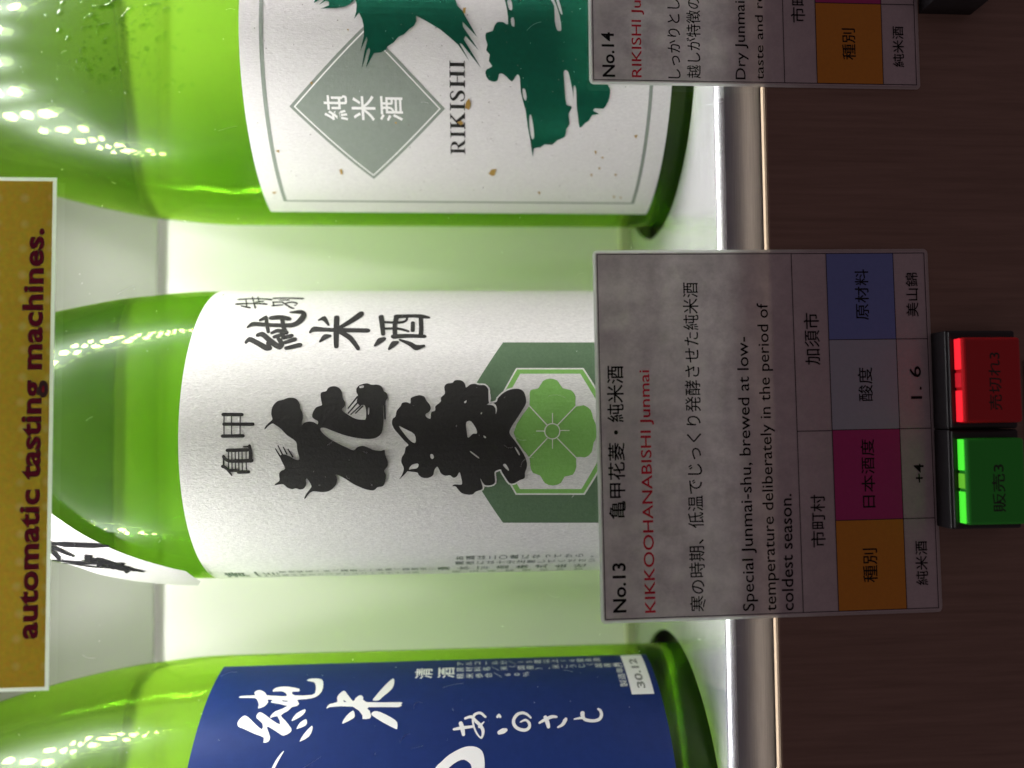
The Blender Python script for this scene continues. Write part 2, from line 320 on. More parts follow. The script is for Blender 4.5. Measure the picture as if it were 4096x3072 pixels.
ART = {
'hana':[[(-85,6136),(30,6074),(149,5946),(221,5901),(367,5941),(587,5914),(759,5779),(812,5591),(873,5427),(859,5259),(778,5148),(653,5083),(530,5066),(407,5002),(236,4979),(115,5007),(18,4994),(90,4924),(125,4781),(99,4638),(38,4529),(134,4519),(196,4627),(282,4701),(428,4669),(562,4577),(622,4423),(672,4413),(872,4456),(1023,4451),(1073,4297),(1175,4241),(1231,4099),(1198,3940),(1069,3826),(841,3781),(715,3705),(591,3714),(481,3795),(345,3637),(196,3370),(164,3129),(193,3062),(388,3048),(598,3088),(623,3161),(612,3257),(737,3344),(912,3313),(1040,3365),(1168,3358),(1258,3276),(1296,3180),(1316,3035),(1268,2900),(1272,2741),(1214,2594),(1058,2516),(994,2430),(854,2391),(754,2450),(605,2483),(580,2532),(187,2515),(-8,2526),(-250,2574),(-393,2743),(-427,3008),(-386,3368),(-297,3727),(-161,4086),(-74,4302),(-84,4433),(-205,4396),(-377,4205),(-549,3919),(-699,3610),(-774,3431),(-678,3322),(-638,3154),(-694,2986),(-769,2819),(-796,2602),(-773,2486),(-908,2471),(-1131,2396),(-1281,2406),(-1417,2506),(-1557,2461),(-1737,2483),(-1918,2557),(-1955,2728),(-2059,2854),(-2029,3071),(-1960,3237),(-1851,3450),(-1666,3707),(-1514,3990),(-1662,3960),(-1868,4017),(-2049,4208),(-2091,4427),(-2069,4618),(-2067,4738),(-2145,4852),(-2306,4971),(-2291,5006),(-2144,4936),(-1960,4792),(-1856,4762),(-1648,4870),(-1673,4919),(-1827,4916),(-1957,4995),(-1994,5118),(-1953,5235),(-1977,5356),(-1922,5496),(-1816,5608),(-1814,5716),(-1838,5872),(-1786,5845),(-1686,5720),(-1483,5720),(-1384,5656),(-1311,5534),(-1087,5621),(-915,5675),(-868,5544),(-944,5355),(-1019,5239),(-1033,5084),(-728,5149),(-486,5182),(-290,5443),(-95,5634),(27,5802),(76,5897),(5,6015),(-90,6108)],[(1219,3275),(1244,3154),(1179,3152),(1162,3261)],[(523,2995),(523,2954),(338,2963),(338,2992)]],
'hishi':[[(-1718,2064),(-1641,2008),(-1489,1932),(-1338,1905),(-1162,1974),(-1014,1960),(-867,1873),(-696,1835),(-624,1750),(-476,1894),(-304,2038),(-133,2182),(38,2255),(184,2231),(257,2147),(428,2112),(576,1992),(675,1944),(698,1799),(660,1689),(823,1678),(885,1557),(917,1411),(875,1264),(743,1190),(617,1092),(492,1055),(382,1116),(321,1213),(235,1201),(172,1067),(320,1055),(393,1019),(429,921),(566,909),(702,750),(840,738),(966,616),(1172,636),(1289,554),(1314,382),(1393,308),(1405,159),(1351,36),(1245,-25),(1154,-49),(1257,-186),(1275,-335),(1234,-458),(1228,-631),(1110,-741),(980,-751),(802,-778),(638,-758),(686,-993),(799,-1045),(951,-1196),(1053,-1372),(1103,-1572),(1089,-1745),(997,-1867),(792,-1928),(615,-1919),(416,-1803),(145,-1625),(-74,-1475),(-294,-1393),(-516,-1544),(-765,-1715),(-1065,-1887),(-1317,-1942),(-1546,-1877),(-1727,-1866),(-1791,-1718),(-1893,-1546),(-1891,-1397),(-1718,-1272),(-1509,-1148),(-1432,-1111),(-1481,-951),(-1557,-914),(-1687,-927),(-1870,-927),(-1948,-804),(-1945,-631),(-1864,-557),(-1719,-471),(-1943,-532),(-2077,-532),(-2155,-335),(-2249,-235),(-2260,-87),(-2202,110),(-2064,232),(-1969,305),(-1954,403),(-1902,329),(-1906,108),(-1670,130),(-1502,178),(-1642,265),(-1679,376),(-1601,473),(-1611,619),(-1532,753),(-1404,812),(-1315,872),(-1427,959),(-1580,997),(-1668,1133),(-1665,1328),(-1573,1448),(-1496,1495),(-1454,1762),(-1441,1786),(-1553,1885)],[(-49,2037),(-112,1892),(-298,1566),(-553,1531),(-528,1652),(-355,1820)],[(39,-41),(86,-188),(-160,-357),(-295,-368),(-306,-246),(-426,-99),(-255,-63)],[(-1391,1746),(-1254,1661),(-1206,1490),(-1257,1443),(-1356,1493),(-1380,1639)],[(-927,1074),(-927,1001),(-1027,966),(-1076,1027),(-1013,1075)],[(695,15),(745,-59),(669,-46),(652,3)],[(-358,-583),(-408,-661),(-445,-636),(-420,-588)],[(-750,-1555),(-763,-1604),(-950,-1715),(-982,-1678)],[(-1306,-1185),(-1257,-1259),(-1423,-1365),(-1474,-1345)],[(-844,-181),(-1033,-425),(-1065,-407),(-888,-181)],[(342,-502),(359,-541),(304,-533),(305,-496)],[(596,-696),(655,-808),(619,-943),(498,-1005),(386,-999),(300,-968),(474,-960),(579,-868)]],
'hana_f':[[(905,3345,870,3303),(534,3619,509,3589)],[(728,3326,695,3289),(382,3613,356,3584)],[(616,3247,583,3217),(346,3529,317,3503)],[(602,3175,570,3144),(381,3386,353,3359)],[(604,2512,605,2454),(186,2491,187,2443)],[(-704,5815,-687,5787),(-942,5686,-914,5641)],[(-607,5739,-592,5709),(-891,5613,-869,5570)],[(-658,5578,-642,5549),(-868,5481,-846,5439)],[(-722,5438,-702,5406),(-958,5305,-932,5264)]],
'hex0':[[(-256,556),(2800,-1263),(2784,-4498),(-330,-6089),(-3437,-4418),(-3359,-1208)]],
'hex1':[[(-240,-508),(1816,-1654),(1802,-3821),(-288,-4926),(-2339,-3797),(-2299,-1594)]],
'hex2':[[(-240,-564),(1764,-1681),(1750,-3788),(-288,-4857),(-2280,-3760),(-2242,-1622)]],
'hex3':[[(-242,-722),(1611,-1774),(1598,-3701),(-286,-4678),(-2133,-3684),(-2099,-1723)]],
'flower':[[(559,-2030),(968,-2052),(1075,-2130),(1115,-2333),(1357,-2487),(1436,-2722),(1366,-2950),(1109,-3111),(1047,-3368),(838,-3509),(517,-3490),(555,-3751),(396,-3975),(137,-4036),(-63,-4123),(-462,-4129),(-632,-4041),(-918,-3984),(-1088,-3784),(-1073,-3497),(-1376,-3501),(-1642,-3391),(-1698,-3134),(-1910,-3024),(-1998,-2767),(-1901,-2506),(-1656,-2358),(-1563,-2128),(-1326,-2041),(-1065,-2011),(-775,-1784),(-290,-1520),(245,-1795)]],
'flines':[[(547,-2005,571,-2031),(-70,-2563,-47,-2589)],[(557,-3508,533,-3532),(-50,-2895,-74,-2919)],[(-1088,-2012,-1064,-1987),(-490,-2583,-466,-2559)],[(-1084,-3510,-1108,-3485),(-470,-2914,-493,-2890)],[(305,-2741,304,-2769),(8,-2734,8,-2763)],[(-508,-2728,-508,-2756),(-787,-2726,-787,-2755)],[(-256,-2243,-228,-2243),(-259,-2493,-230,-2494)],[(-247,-2985,-219,-2985),(-250,-3271,-222,-3271)]],
'fring':[[(-251,-2962,-260,-2995),(-366,-2930,-383,-2960),(-446,-2848,-475,-2865),(-474,-2736,-508,-2736),(-443,-2625,-472,-2608),(-361,-2545,-378,-2515),(-250,-2516,-250,-2482),(-140,-2548,-123,-2518),(-60,-2630,-31,-2614),(-32,-2742,2,-2743),(-63,-2853,-33,-2871),(-144,-2933,-128,-2963),(-260,-2962,-251,-2995)]],
'jm':[[(2799,6917,2918,6999),(2855,6853,3077,6874),(2717,6623,2913,6576),(2522,6339,2734,6296),(2502,6201,2712,6206)],[(2597,6126,2575,6275),(2845,6182,2822,6331)],[(3074,6600,3254,6646),(3080,6514,3293,6481),(2871,6311,3055,6228),(2628,6046,2829,5978),(2551,5831,2782,5890),(2798,5744,2738,5894),(3069,5950,2983,6028)],[(2999,6065,3144,6120),(3099,5820,3268,5882)],[(2718,6181,2823,6270),(2825,6112,2926,6196)],[(2948,5786,3104,5838),(3027,5554,3201,5610)],[(2762,5712,2900,5763),(2876,5418,3041,5478)],[(2532,5639,2676,5682),(2637,5233,2812,5285)],[(3476,7001,3565,7050),(3562,6845,3784,6905),(3533,6461,3738,6491),(3501,5931,3704,5964),(3530,5521,3755,5599),(3798,5286,4021,5454),(4187,5228,4211,5414),(4472,5432,4210,5410),(4385,5781,4268,5760)],[(3820,6659,3949,6713),(3864,6543,4134,6529),(3730,6524,3767,6402),(3263,6380,3291,6275)],[(3880,6302,4115,6353),(3894,6032,4158,6071),(3841,5783,4070,5799)],[(4001,6084,4045,5951),(3466,5939,3516,5802),(3259,5869,3338,5723)],[(3189,6175,3318,6228),(3253,6020,3442,6055),(3171,5765,3380,5769)],[(3238,4957,3352,5020),(3292,4847,3539,4899),(3293,4468,3485,4486),(3258,3809,3466,3826),(3241,3151,3449,3165)],[(4052,4316,4041,4131),(3294,4248,3288,4061),(2656,4171,2655,4017)],[(3830,4770,3927,4800),(3832,4654,4096,4607),(3578,4464,3644,4410)],[(2835,4605,2901,4656),(2965,4437,3164,4542),(3045,4331,3171,4365)],[(3411,4024,3557,4097),(3711,3677,3932,3785),(4052,3383,4343,3520)],[(3210,4081,3373,4032),(2932,3736,3101,3639),(2521,3443,2621,3344)],[(2657,2839,2724,2895),(2787,2673,2975,2792),(2888,2573,3045,2641)],[(2515,2385,2575,2444),(2662,2224,2839,2346),(2746,2149,2880,2199)],[(2879,2091,2962,2070),(2666,1773,2830,1719),(2492,1556,2713,1536),(2611,1293,2713,1312)],[(4052,2852,4090,2679),(3616,2781,3645,2617),(3158,2705,3178,2565)],[(4108,2331,4032,2154),(3640,2359,3617,2206),(3074,2320,3077,2171)],[(3957,2233,4187,2252),(3997,1698,4202,1707),(3949,1432,4191,1427),(3936,1194,4081,1186)],[(3973,1520,3986,1366),(3473,1484,3473,1332),(3101,1488,3088,1337)],[(2966,2275,3170,2294),(3009,1821,3185,1829),(2995,1296,3149,1297)],[(3701,2656,3823,2661),(3667,2318,3801,2326),(3694,2009,3826,2036),(3858,1864,3934,1939),(4076,1879,4061,1963)],[(3373,2632,3485,2639),(3366,2172,3488,2170),(3253,1841,3358,1827)],[(3734,1765,3728,1627),(3331,1754,3325,1617)],[(5241,7689,5379,7727),(5310,7330,5454,7366),(5310,6988,5454,7019),(5218,6642,5402,6678)],[(4831,7655,4979,7694),(4888,7332,5002,7359),(4888,6960,5001,6984),(4829,6712,4978,6739)],[(4697,7477,4798,7492),(4572,7198,4701,7215)],[(5349,7518,5371,7477),(4785,7348,4785,7302),(4679,7350,4636,7308)],[(5562,7346,5602,7310),(4971,7153,5001,7115),(4578,7025,4620,6969)],[(5566,7157,5598,7118),(5061,7004,5084,6964)],[(5023,7055,5123,7083),(5083,6864,5208,6898)],[(5359,6515,5534,6554),(5385,6072,5550,6105),(5315,5592,5512,5626)],[(5213,6312,5303,6331),(5191,6033,5326,6059)],[(5064,6527,5079,6484),(4736,6450,4753,6392)],[(4731,6450,4836,6475),(4784,6156,4892,6181)],[(5012,6476,5133,6501),(5011,6203,5133,6227)],[(5020,6217,5123,6213),(4611,5869,4729,5861),(4536,5731,4628,5732)],[(4912,6042,5025,6073),(5011,5861,5132,5883),(4897,5682,4987,5658),(4847,5742,4763,5698)]],
'kikkou':[[(319,7397,424,7401),(307,6825,413,6828)],[(21,7359,125,7362),(12,6489,116,6492)],[(365,7383,365,7349),(-259,7367,-259,7333)],[(363,7157,363,7123),(-261,7141,-262,7108)],[(361,6898,360,6864),(-264,6884,-265,6850)],[(-343,7395,-238,7396),(-343,6777,-238,6779)],[(-781,7256,-675,7257),(-776,6654,-663,6655)],[(-969,7404,-875,7340),(-1104,7195,-1006,7178),(-1109,6537,-986,6535)],[(-597,6632,-584,6546),(-838,6610,-831,6499),(-1061,6624,-1066,6513)],[(-641,6763,-600,6764),(-649,6604,-584,6606)],[(-1263,7437,-1171,7381),(-1324,7324,-1260,7260),(-1517,7169,-1492,7135)],[(-1403,7219,-1303,7213),(-1406,6981,-1306,6976)],[(-1462,6951,-1353,6948),(-1456,6648,-1347,6646)],[(-954,7400,-955,7345),(-1217,7411,-1218,7356)],[(-754,7243,-754,7207),(-1359,7256,-1359,7221)],[(-756,7138,-756,7103),(-1361,7152,-1361,7116)],[(-757,7037,-757,7002),(-1362,7050,-1362,7015)],[(-758,6933,-758,6897),(-1364,6946,-1364,6910)],[(-760,6831,-760,6796),(-1365,6844,-1365,6808)],[(-761,6711,-761,6675),(-1367,6723,-1367,6687)]],
'w12':[[[(5646,7504),(5681,7396),(5684,7014),(5766,7049),(5868,7030),(5917,6909),(5835,6755),(5729,6656),(5667,6613),(5635,6325),(5608,5966),(5742,6023),(5831,6191),(5822,6456),(5947,6440),(6036,6296),(6035,5996),(5918,5613),(5784,5602),(5794,5811),(5628,5704),(5624,5141),(5760,5046),(6015,5077),(6223,5175),(6316,5435),(6422,5288),(6371,4958),(6116,4844),(5751,4836),(5521,5005),(5450,5287),(5432,5578),(5281,5485),(5177,5559),(5148,5698),(5014,5788),(4855,5988),(4688,5841),(4385,5573),(4252,5592),(4156,5772),(4235,5927),(4472,6311),(4397,6324),(4128,6187),(3987,6217),(3964,6366),(4121,6382),(4248,6687),(4441,7094),(4507,7250),(4649,7311),(4821,7239),(4892,7127),(4761,6940),(4565,6726),(4388,6491),(4588,6518),(4786,6746),(4934,6750),(4998,6678),(4908,6515),(4703,6243),(4536,5954),(4826,6097),(4769,6300),(4867,6306),(5012,6192),(5200,5854),(5355,6410),(5457,6374),(5480,6561),(5396,6507),(5218,6583),(5138,6782),(5280,6786),(5525,6917),(5570,7074),(5594,7461)],[(5434,6076),(5407,5881),(5370,5888),(5387,6038)]],[[(4679,5611),(4902,5508),(5054,5260),(4925,5238),(4766,5368),(4646,5576)]],[[(4394,5404),(4575,5335),(4688,5169),(4582,5114),(4460,5145),(4363,5385)]],[[(3980,5239),(4177,5157),(4459,4946),(4315,4904),(4099,4976),(3965,5208)]],[[(5086,4567),(5223,4486),(5286,4260),(5454,4285),(5606,4248),(5768,4107),(5655,4001),(5302,3747),(5429,3674),(5545,3540),(5456,3425),(5248,3298),(5203,2186),(5131,2166),(5012,2217),(5050,3204),(4912,3160),(4745,3100),(4634,3133),(4627,3363),(4755,3377),(5087,3721),(5099,4467),(5033,4530)],[(5370,4066),(5285,3951),(5277,4039)]],[[(5312,3098),(5459,3039),(5954,2758),(6295,2514),(6073,2458),(5773,2514),(5430,2798),(5305,2905)]],[[(4540,3986),(4743,3896),(4950,3704),(4798,3628),(4669,3642),(4492,3951)]],[[(4794,3096),(4890,3012),(4849,2804),(4623,2408),(4460,2237),(4278,2225),(4249,2267),(4477,2686),(4710,3024)]],[[(3679,5706),(3665,5684),(3430,5790),(3208,5878),(2927,5986),(2636,6106),(2663,6163),(2930,6067),(3211,5974),(3407,5896),(3588,5787)]],[[(3037,984),(3198,805),(3399,555),(3575,188),(3626,-68),(3590,-296),(3471,-464),(3256,-530),(2945,-537),(2620,-475),(2632,-142),(3010,-133),(3141,-64),(3238,104),(3193,301),(3034,552),(2788,744),(2798,1021)]]],
'w12s':[[(4133,411,4210,424),(4152,179,4258,194),(4198,-180,4281,-171)],[(4347,263,4383,138),(4183,219,4212,84),(3984,166,3999,64)],[(4484,45,4564,64),(4519,-124,4623,-148),(4385,-243,4463,-317),(4205,-405,4266,-498),(4057,-462,4055,-560),(3907,-439,3836,-459),(4020,-341,3990,-292),(4251,-247,4236,-191),(4455,-229,4462,-157),(4604,-279,4676,-218),(4650,-423,4746,-441),(4521,-576,4586,-623)],[(4191,-424,4254,-362),(4370,-560,4397,-536)],[(4506,-1014,4572,-960),(4534,-1039,4649,-1044),(4509,-1048,4563,-1114)],[(3952,-1053,4077,-1007),(3983,-1184,4142,-1129),(4030,-1255,4147,-1218)],[(4491,-2093,4445,-2051),(4621,-1986,4545,-1939),(4698,-1822,4595,-1815),(4640,-1609,4550,-1667),(4425,-1460,4395,-1558),(4199,-1479,4254,-1578),(4055,-1644,4151,-1690),(4014,-1874,4118,-1863),(4125,-2039,4175,-1954),(4315,-2044,4273,-1958),(4439,-1898,4354,-1883),(4358,-1718,4312,-1732)],[(4253,-2351,4312,-2323),(4326,-2525,4422,-2489),(4419,-2761,4530,-2744),(4428,-2902,4510,-2910)],[(4444,-2485,4489,-2604),(4290,-2524,4329,-2656),(4130,-2564,4156,-2673)],[(4091,-2936,4143,-2911),(4160,-3111,4242,-3047),(4284,-3214,4355,-3116),(4359,-3249,4412,-3173)],[(4345,-3482,4394,-3480),(4360,-3754,4453,-3752)],[(4556,-3698,4573,-3848),(4429,-3713,4477,-3834),(4293,-3804,4391,-3863),(4235,-4056,4339,-4070),(4277,-4297,4374,-4256),(4448,-4436,4476,-4335),(4643,-4427,4602,-4334),(4722,-4352,4659,-4291)]],
'sticker12':[[(7336,-5560),(7365,-6324),(5210,-6303),(5212,-5540)]],
'g14':[[[(109,4601),(131,4383),(147,4092),(202,3801),(320,3628),(472,3484),(675,3494),(639,4745),(305,4808),(458,4594),(428,4477),(228,4676),(397,4418),(367,4324),(237,4321),(147,4500)]],[[(472,3478),(276,3428),(22,3443),(-211,3506),(8,3347),(-220,3243),(-459,3200),(-752,3194),(-1245,3321),(-773,3107),(-865,3079),(-1237,3183),(-1783,3297),(-1573,3222),(-1207,3109),(-1121,3034),(-1205,2998),(-1745,3155),(-1429,2968),(-1287,2876),(-1260,2641),(-1167,2492),(-1067,2431),(-934,2224),(-758,2074),(-681,1897),(-501,1719),(-394,1571),(-241,1497),(-56,1496),(-233,1157),(-494,716),(-753,392),(-979,127),(-1512,-257),(-926,82),(-948,8),(-1696,-630),(-802,-59),(-684,-113),(-1152,-557),(-388,-32),(-222,-19),(-356,-145),(-720,-500),(-49,-118),(138,-30),(328,147),(560,221),(767,264),(675,3477)]],[[(605,-1417),(293,-1482),(-277,-1527),(-209,-1370),(-214,-1161),(-376,-1055),(-517,-1002),(-574,-793),(-763,-774),(-965,-836),(-1133,-790),(-1264,-911),(-1463,-876),(-1625,-988),(-1727,-806),(-1859,-764),(-2053,-876),(-2099,-1087),(-2032,-1175),(-1868,-1209),(-1849,-1332),(-1945,-1473),(-2090,-1650),(-1940,-1754),(-1857,-1841),(-1971,-1913),(-2431,-1956),(-2996,-2130),(-3513,-2220),(-3980,-2331),(-4574,-2447),(-4261,-2466),(-4220,-2692),(-4104,-2832),(-4120,-3091),(-3950,-3263),(-3836,-3512),(-3566,-3548),(-3388,-3645),(-3078,-3590),(-2889,-3687),(-2822,-3648),(-2774,-3502),(-2342,-3429),(-1815,-3370),(-1699,-3410),(-1746,-3524),(-2042,-3614),(-2371,-3698),(-2586,-3736),(-2238,-3718),(-2165,-3754),(-2303,-3813),(-2802,-3855),(-3142,-3919),(-3524,-4008),(-3364,-4171),(-3275,-4309),(-3101,-4405),(-3063,-4638),(-2963,-4432),(-2878,-4498),(-2891,-4770),(-2720,-4885),(-2551,-4945),(-2285,-4965),(-2186,-4906),(-1792,-4763),(-785,-4743),(698,-4778),(908,-4789),(809,-1421)],[(567,-1504),(590,-1627),(375,-1665),(221,-1655),(238,-1568),(410,-1518)],[(-77,-1616),(-38,-1704),(-218,-1737),(-354,-1718),(-292,-1631)],[(-2298,-2007),(-2329,-2096),(-2560,-2147),(-2677,-2121),(-2562,-2030)],[(-3165,-2261),(-3113,-2313),(-3440,-2398),(-3832,-2452),(-3942,-2402),(-3797,-2323),(-3442,-2264)],[(667,-2938),(670,-3055),(72,-3233),(-398,-3289),(-462,-3225),(-419,-3137),(-116,-3071),(411,-3058)],[(672,-3126),(675,-3214),(150,-3333),(104,-3304),(223,-3236)]]],
'flecks':[[(-5245,-904),(-5073,-1009),(-5054,-1188),(-5329,-1123),(-5348,-1015)],[(-2738,-120),(-2627,-223),(-2799,-276),(-2994,-221),(-2931,-85)],[(-3395,193),(-3340,55),(-3426,-27),(-3494,57)],[(-4441,6386),(-4417,6259),(-4529,6299)],[(-5137,4318),(-5119,4231),(-5349,4225),(-5324,4307)],[(-4320,-4591),(-4319,-4684),(-4455,-4656)],[(-4545,-4833),(-4528,-4953),(-4606,-4934)],[(-4962,-4797),(-4944,-4882),(-5044,-4873)],[(-5228,-4537),(-5218,-4638),(-5341,-4625)],[(-5217,-5412),(-5207,-5521),(-5313,-5486)],[(-6076,-2711),(-6054,-2821),(-6225,-2813)],[(253,-40),(270,-140),(53,-105),(87,-39)],[(-2198,4994),(-2215,4903),(-2309,4936)],[(-3424,2296),(-3410,2214),(-3490,2232)],[(-6213,6891),(-6168,6687),(-6298,6787)],[(-3760,-5921),(-3723,-6045),(-3865,-6006)],[(-548,3739),(-547,3674),(-620,3701)],[(-6259,-5527),(-6258,-5618),(-6394,-5603)],[(-6312,-5788),(-6311,-5879),(-6414,-5860)]],
'dia':{'L':(-2970,5724),'R':(-2974,598),'B':(-5541,3142),'l2':(-2980,5545),'r2':(-2964,802),'b2':(-5362,3124)},
't13':[('No.13', -4439, -4405, -3023, -4401, 0.003936, 0.018, 'k'), ('亀甲花菱・純米酒', -1773, -4380, 2667, -4369, 0.004913, 0.009, 'k'), ('KIKKOOHANABISHI Junmai', -4463, -5343, 2532, -5276, 0.004093, 0.006, 'r'), ('寒の時期、低温でじっくり発酵させた純米酒', -4464, -6691, 5108, -6645, 0.004675, 0.004, 'k'), ('Special Junmai-shu, brewed at low-', -4489, -8242, 3494, -8230, 0.004576, 0.0, 'k'), ('temperature deliberately in the period of', -4506, -8895, 4498, -8853, 0.004453, 0.0, 'k'), ('coldest season.', -4504, -9354, -1128, -9372, 0.003487, 0.0, 'k'), ('市町村', -2695, -10313, -1164, -10328, 0.004363, 0.002, 'k'), ('加須市', 2654, -10293, 4204, -10279, 0.004692, 0.002, 'k'), ('種別', -3747, -11856, -2761, -11865, 0.004391, 0.003, 'k'), ('日本酒度', -1565, -11874, 449, -11880, 0.004125, 0.002, 'k'), ('酸度', 1569, -11879, 2576, -11874, 0.004437, 0.002, 'k'), ('原材料', 3992, -11846, 5514, -11857, 0.004169, 0.002, 'k'), ('純米酒', -3865, -13430, -2573, -13424, 0.003713, 0.004, 'k'), ('+4', -855, -13447, -303, -13430, 0.003016, 0.004, 'k'), ('1. 6', 1625, -13439, 2602, -13421, 0.003464, 0.004, 'k'), ('美山錦', 4087, -13399, 5412, -13408, 0.003769, 0.004, 'k')],
't14':[('No.14', 11234, -4331, 12581, -4307, 0.003848, 0.018, 'k'), ('RIKISHI Junmai', 11237, -5211, 14661, -5238, 0.003867, 0.0, 'r'), ('しっかりとした味わいと喉', 11224, -6295, 16209, -6327, 0.00415, 0.004, 'k'), ('越しが特徴の純米酒です', 11235, -6892, 15797, -6927, 0.004294, 0.004, 'k'), ('Dry Junmai sake, with rich', 11229, -8359, 16975, -8421, 0.004065, 0.0, 'k'), ('taste and refreshing end', 11226, -8936, 16527, -8980, 0.003288, 0.0, 'k'), ('市町村', 13005, -10124, 14529, -10138, 0.004384, 0.002, 'k'), ('種別', 11895, -11682, 12861, -11678, 0.004145, 0.003, 'k'), ('日本酒度', 14137, -11669, 16010, -11691, 0.004027, 0.002, 'k'), ('純米酒', 11700, -13224, 12962, -13225, 0.003503, 0.004, 'k')],
'rows13':[-0.09772,-0.108335,-0.128972],
'cols13':[-0.06,-0.019195,0.007347,0.034105,0.07],
'mid13':0.007204,
'rows14':[-0.096728,-0.106792,-0.127356],
'cols14':[0.1,0.136399,0.162941,0.189483,0.23],
'mid14':0.162941,
'ban':[-0.04699,0.06581,0.1158,0.1226],
'sash':[(-100015,9175,-118015,8975),(-93330,9810,-148330,9810),(-82517,10808,-137517,10808),(-74190,11433,-129190,11433),(-66533,11942,-121533,11942),(-58343,12387,-113343,12387),(-50040,12856,-105040,12856),(-41738,13231,-96738,13831),(-33435,13606,-88435,14206),(-25132,13981,-80132,14581),(-16830,14356,-71830,14956)],
'sash_s':[[(-78716,13235,-76365,13183),(-79112,12951,-75745,12879),(-79746,12694,-74403,12585)],[(-81397,13251,-79061,13176),(-86281,12992,-82358,12869),(-89417,12682,-86951,12607)],[(-83627,13349,-80900,13223),(-89997,13319,-85911,13138),(-96501,13279,-92200,13099)],[(-99251,12738,-95379,12649),(-99683,12589,-94279,12466),(-98024,12370,-94936,12300)],[(-85736,12191,-86222,11923),(-88775,12217,-89438,12034),(-93058,12304,-93843,12157)],[(-91488,12091,-88763,12023),(-92885,11874,-90113,11806)],[(-94244,12162,-92134,12113),(-95200,11915,-93043,11865)],[(-91083,11854,-91468,11664),(-93524,11886,-96106,11787),(-96288,11972,-99567,11956)],[(-92990,11777,-88643,11659),(-96477,11511,-91804,11387),(-101534,11160,-96232,11030),(-102276,10763,-99817,10707)],[(-94684,11753,-92601,11700),(-97003,11553,-94199,11487),(-97739,11449,-92798,11357)],[(-97957,11838,-95947,11785),(-101435,11595,-99255,11538)],[(-102126,11396,-96139,11247),(-102729,11340,-96688,11191)],[(-97084,11043,-103159,11015),(-100202,11144,-105712,11132)],[(-101444,12281,-99217,12232),(-101167,11963,-99262,11922)]]}

# ---------------------------------------------------------------- the cabinet (front plane turned about 3 degrees)
FS = -math.atan(0.0542)
FO = Vector((0, 0.2212, 0))
FM = Matrix.Translation(FO) @ Matrix.Rotation(FS, 4, 'Z')
def fthing(name, label, cat, u, off, z, group=None):
    p = FM @ Vector((u, off, z)); return thing(name, label, cat, p, FS, group)
def sset(o, kind='structure'): o['kind'] = kind; return o
ZS = -0.0770        # shelf top
ZB = -0.0880        # what the bottles stand on
def fplace(o):
    o.location = FO; o.rotation_euler = (0,0,FS); return o
sset(fplace(box('cabinet_wall', -.85,.92, .134,.150, ZS-.045,.300, m_wall)))
sset(fplace(box('cabinet_ceiling', -.85,.92, .001,.150, .300,.312, m_wall)))
sset(fplace(box('cabinet_floor', -.85,.92, .010,.134, ZB-.010,ZB, m_dark)))
sset(fplace(box('cabinet_side_wall', -.860,-.85, .001,.150, -.12,.312, m_wall)))
sset(fplace(box('cabinet_side_wall', .92,.93, .001,.150, -.12,.312, m_wall)))
# added panel, its grey painted as shade on the upper wall; hides a lamp
o = fplace(thing('shade_panel', 'added grey panel standing in for shade across the upper cabinet wall', 'panel'))
box('panel_board', -.84,.91, .1298,.1308, .1375,.2995, m_wallshade, o)
o = fplace(thing('wall_skirting', 'narrow grey brown strip where cabinet wall meets the shelf', 'strip'))
box('strip_board', -.84,.91, .128,.1338, ZS+.0002,ZS+.004, principled('skirting', (.30,.28,.22), .5, noise=50, mix=(.26,.24,.19)), o)

BOTTLES = [(.0110, .2919), (.1455, .2919), (-.1235, .2919)]
# shelf plate with a round hole for each bottle
def to_f(x, y):
    v = FM.inverted() @ Vector((x, y, 0)); return v.x, v.y
loops = [[(-.84,.0062),(.91,.0062),(.91,.1338),(-.84,.1338)]]
for (bx, by) in BOTTLES + [(.280,.2919),(-.258,.2919)]:
    u, v = to_f(bx, by); loops.append([(u+.0574*math.cos(a*math.pi/48), v+.0574*math.sin(a*math.pi/48)) for a in range(96)])
vs, fs = fill(loops)
bm = bmesh.new(); bv = [bm.verts.new((v[0],v[1],0)) for v in vs]
for f in fs:
    try: bm.faces.new([bv[i] for i in f])
    except ValueError: pass
bm.normal_update()
for f in bm.faces:
    if f.normal.z < 0: f.normal_flip()
r = bmesh.ops.extrude_face_region(bm, geom=bm.faces[:])
for v in r['geom']:
    if isinstance(v, bmesh.types.BMVert): v.co.z -= .0015
bmesh.ops.recalc_face_normals(bm, faces=bm.faces[:])
shelf = fthing('display_shelf', 'brushed aluminium shelf plate with a round hole under each bottle', 'shelf', 0,0,ZS)
bm_obj('shelf_plate', bm, m_alu, shelf)
# folded front lip: quarter-round nosing then a vertical face
def profile_strip(name, prof, m, parent):
    V=[]; n=len(prof)
    for x in (-.84,.91):
        for p in prof: V.append((x,p[0],p[1]))
    return obj(name, V, [(i,i+1,n+i+1,n+i) for i in range(n-1)], m, parent, True)
profile_strip('shelf_nosing', [(.0080,.00006),(.0062,.00006)] + [(.0062-.0026*math.sin(a), .00006-.0026*(1-math.cos(a))) for a in [i*math.pi/16 for i in range(1,9)]], m_alu, shelf)
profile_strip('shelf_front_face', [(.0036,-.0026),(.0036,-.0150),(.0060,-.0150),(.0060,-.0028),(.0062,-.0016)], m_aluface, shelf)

# wood front below the opening
wood = fthing('wood_panel', 'dark brown wood veneer front panel below the glass', 'panel', 0,0,-.0908)
box('veneer_board', -.85,.92, 0,.0034, -.22,-.0004, m_wood, wood)
box('edge_band', -.85,.92, .0001,.0034, -.0004,.0, m_cream, wood)

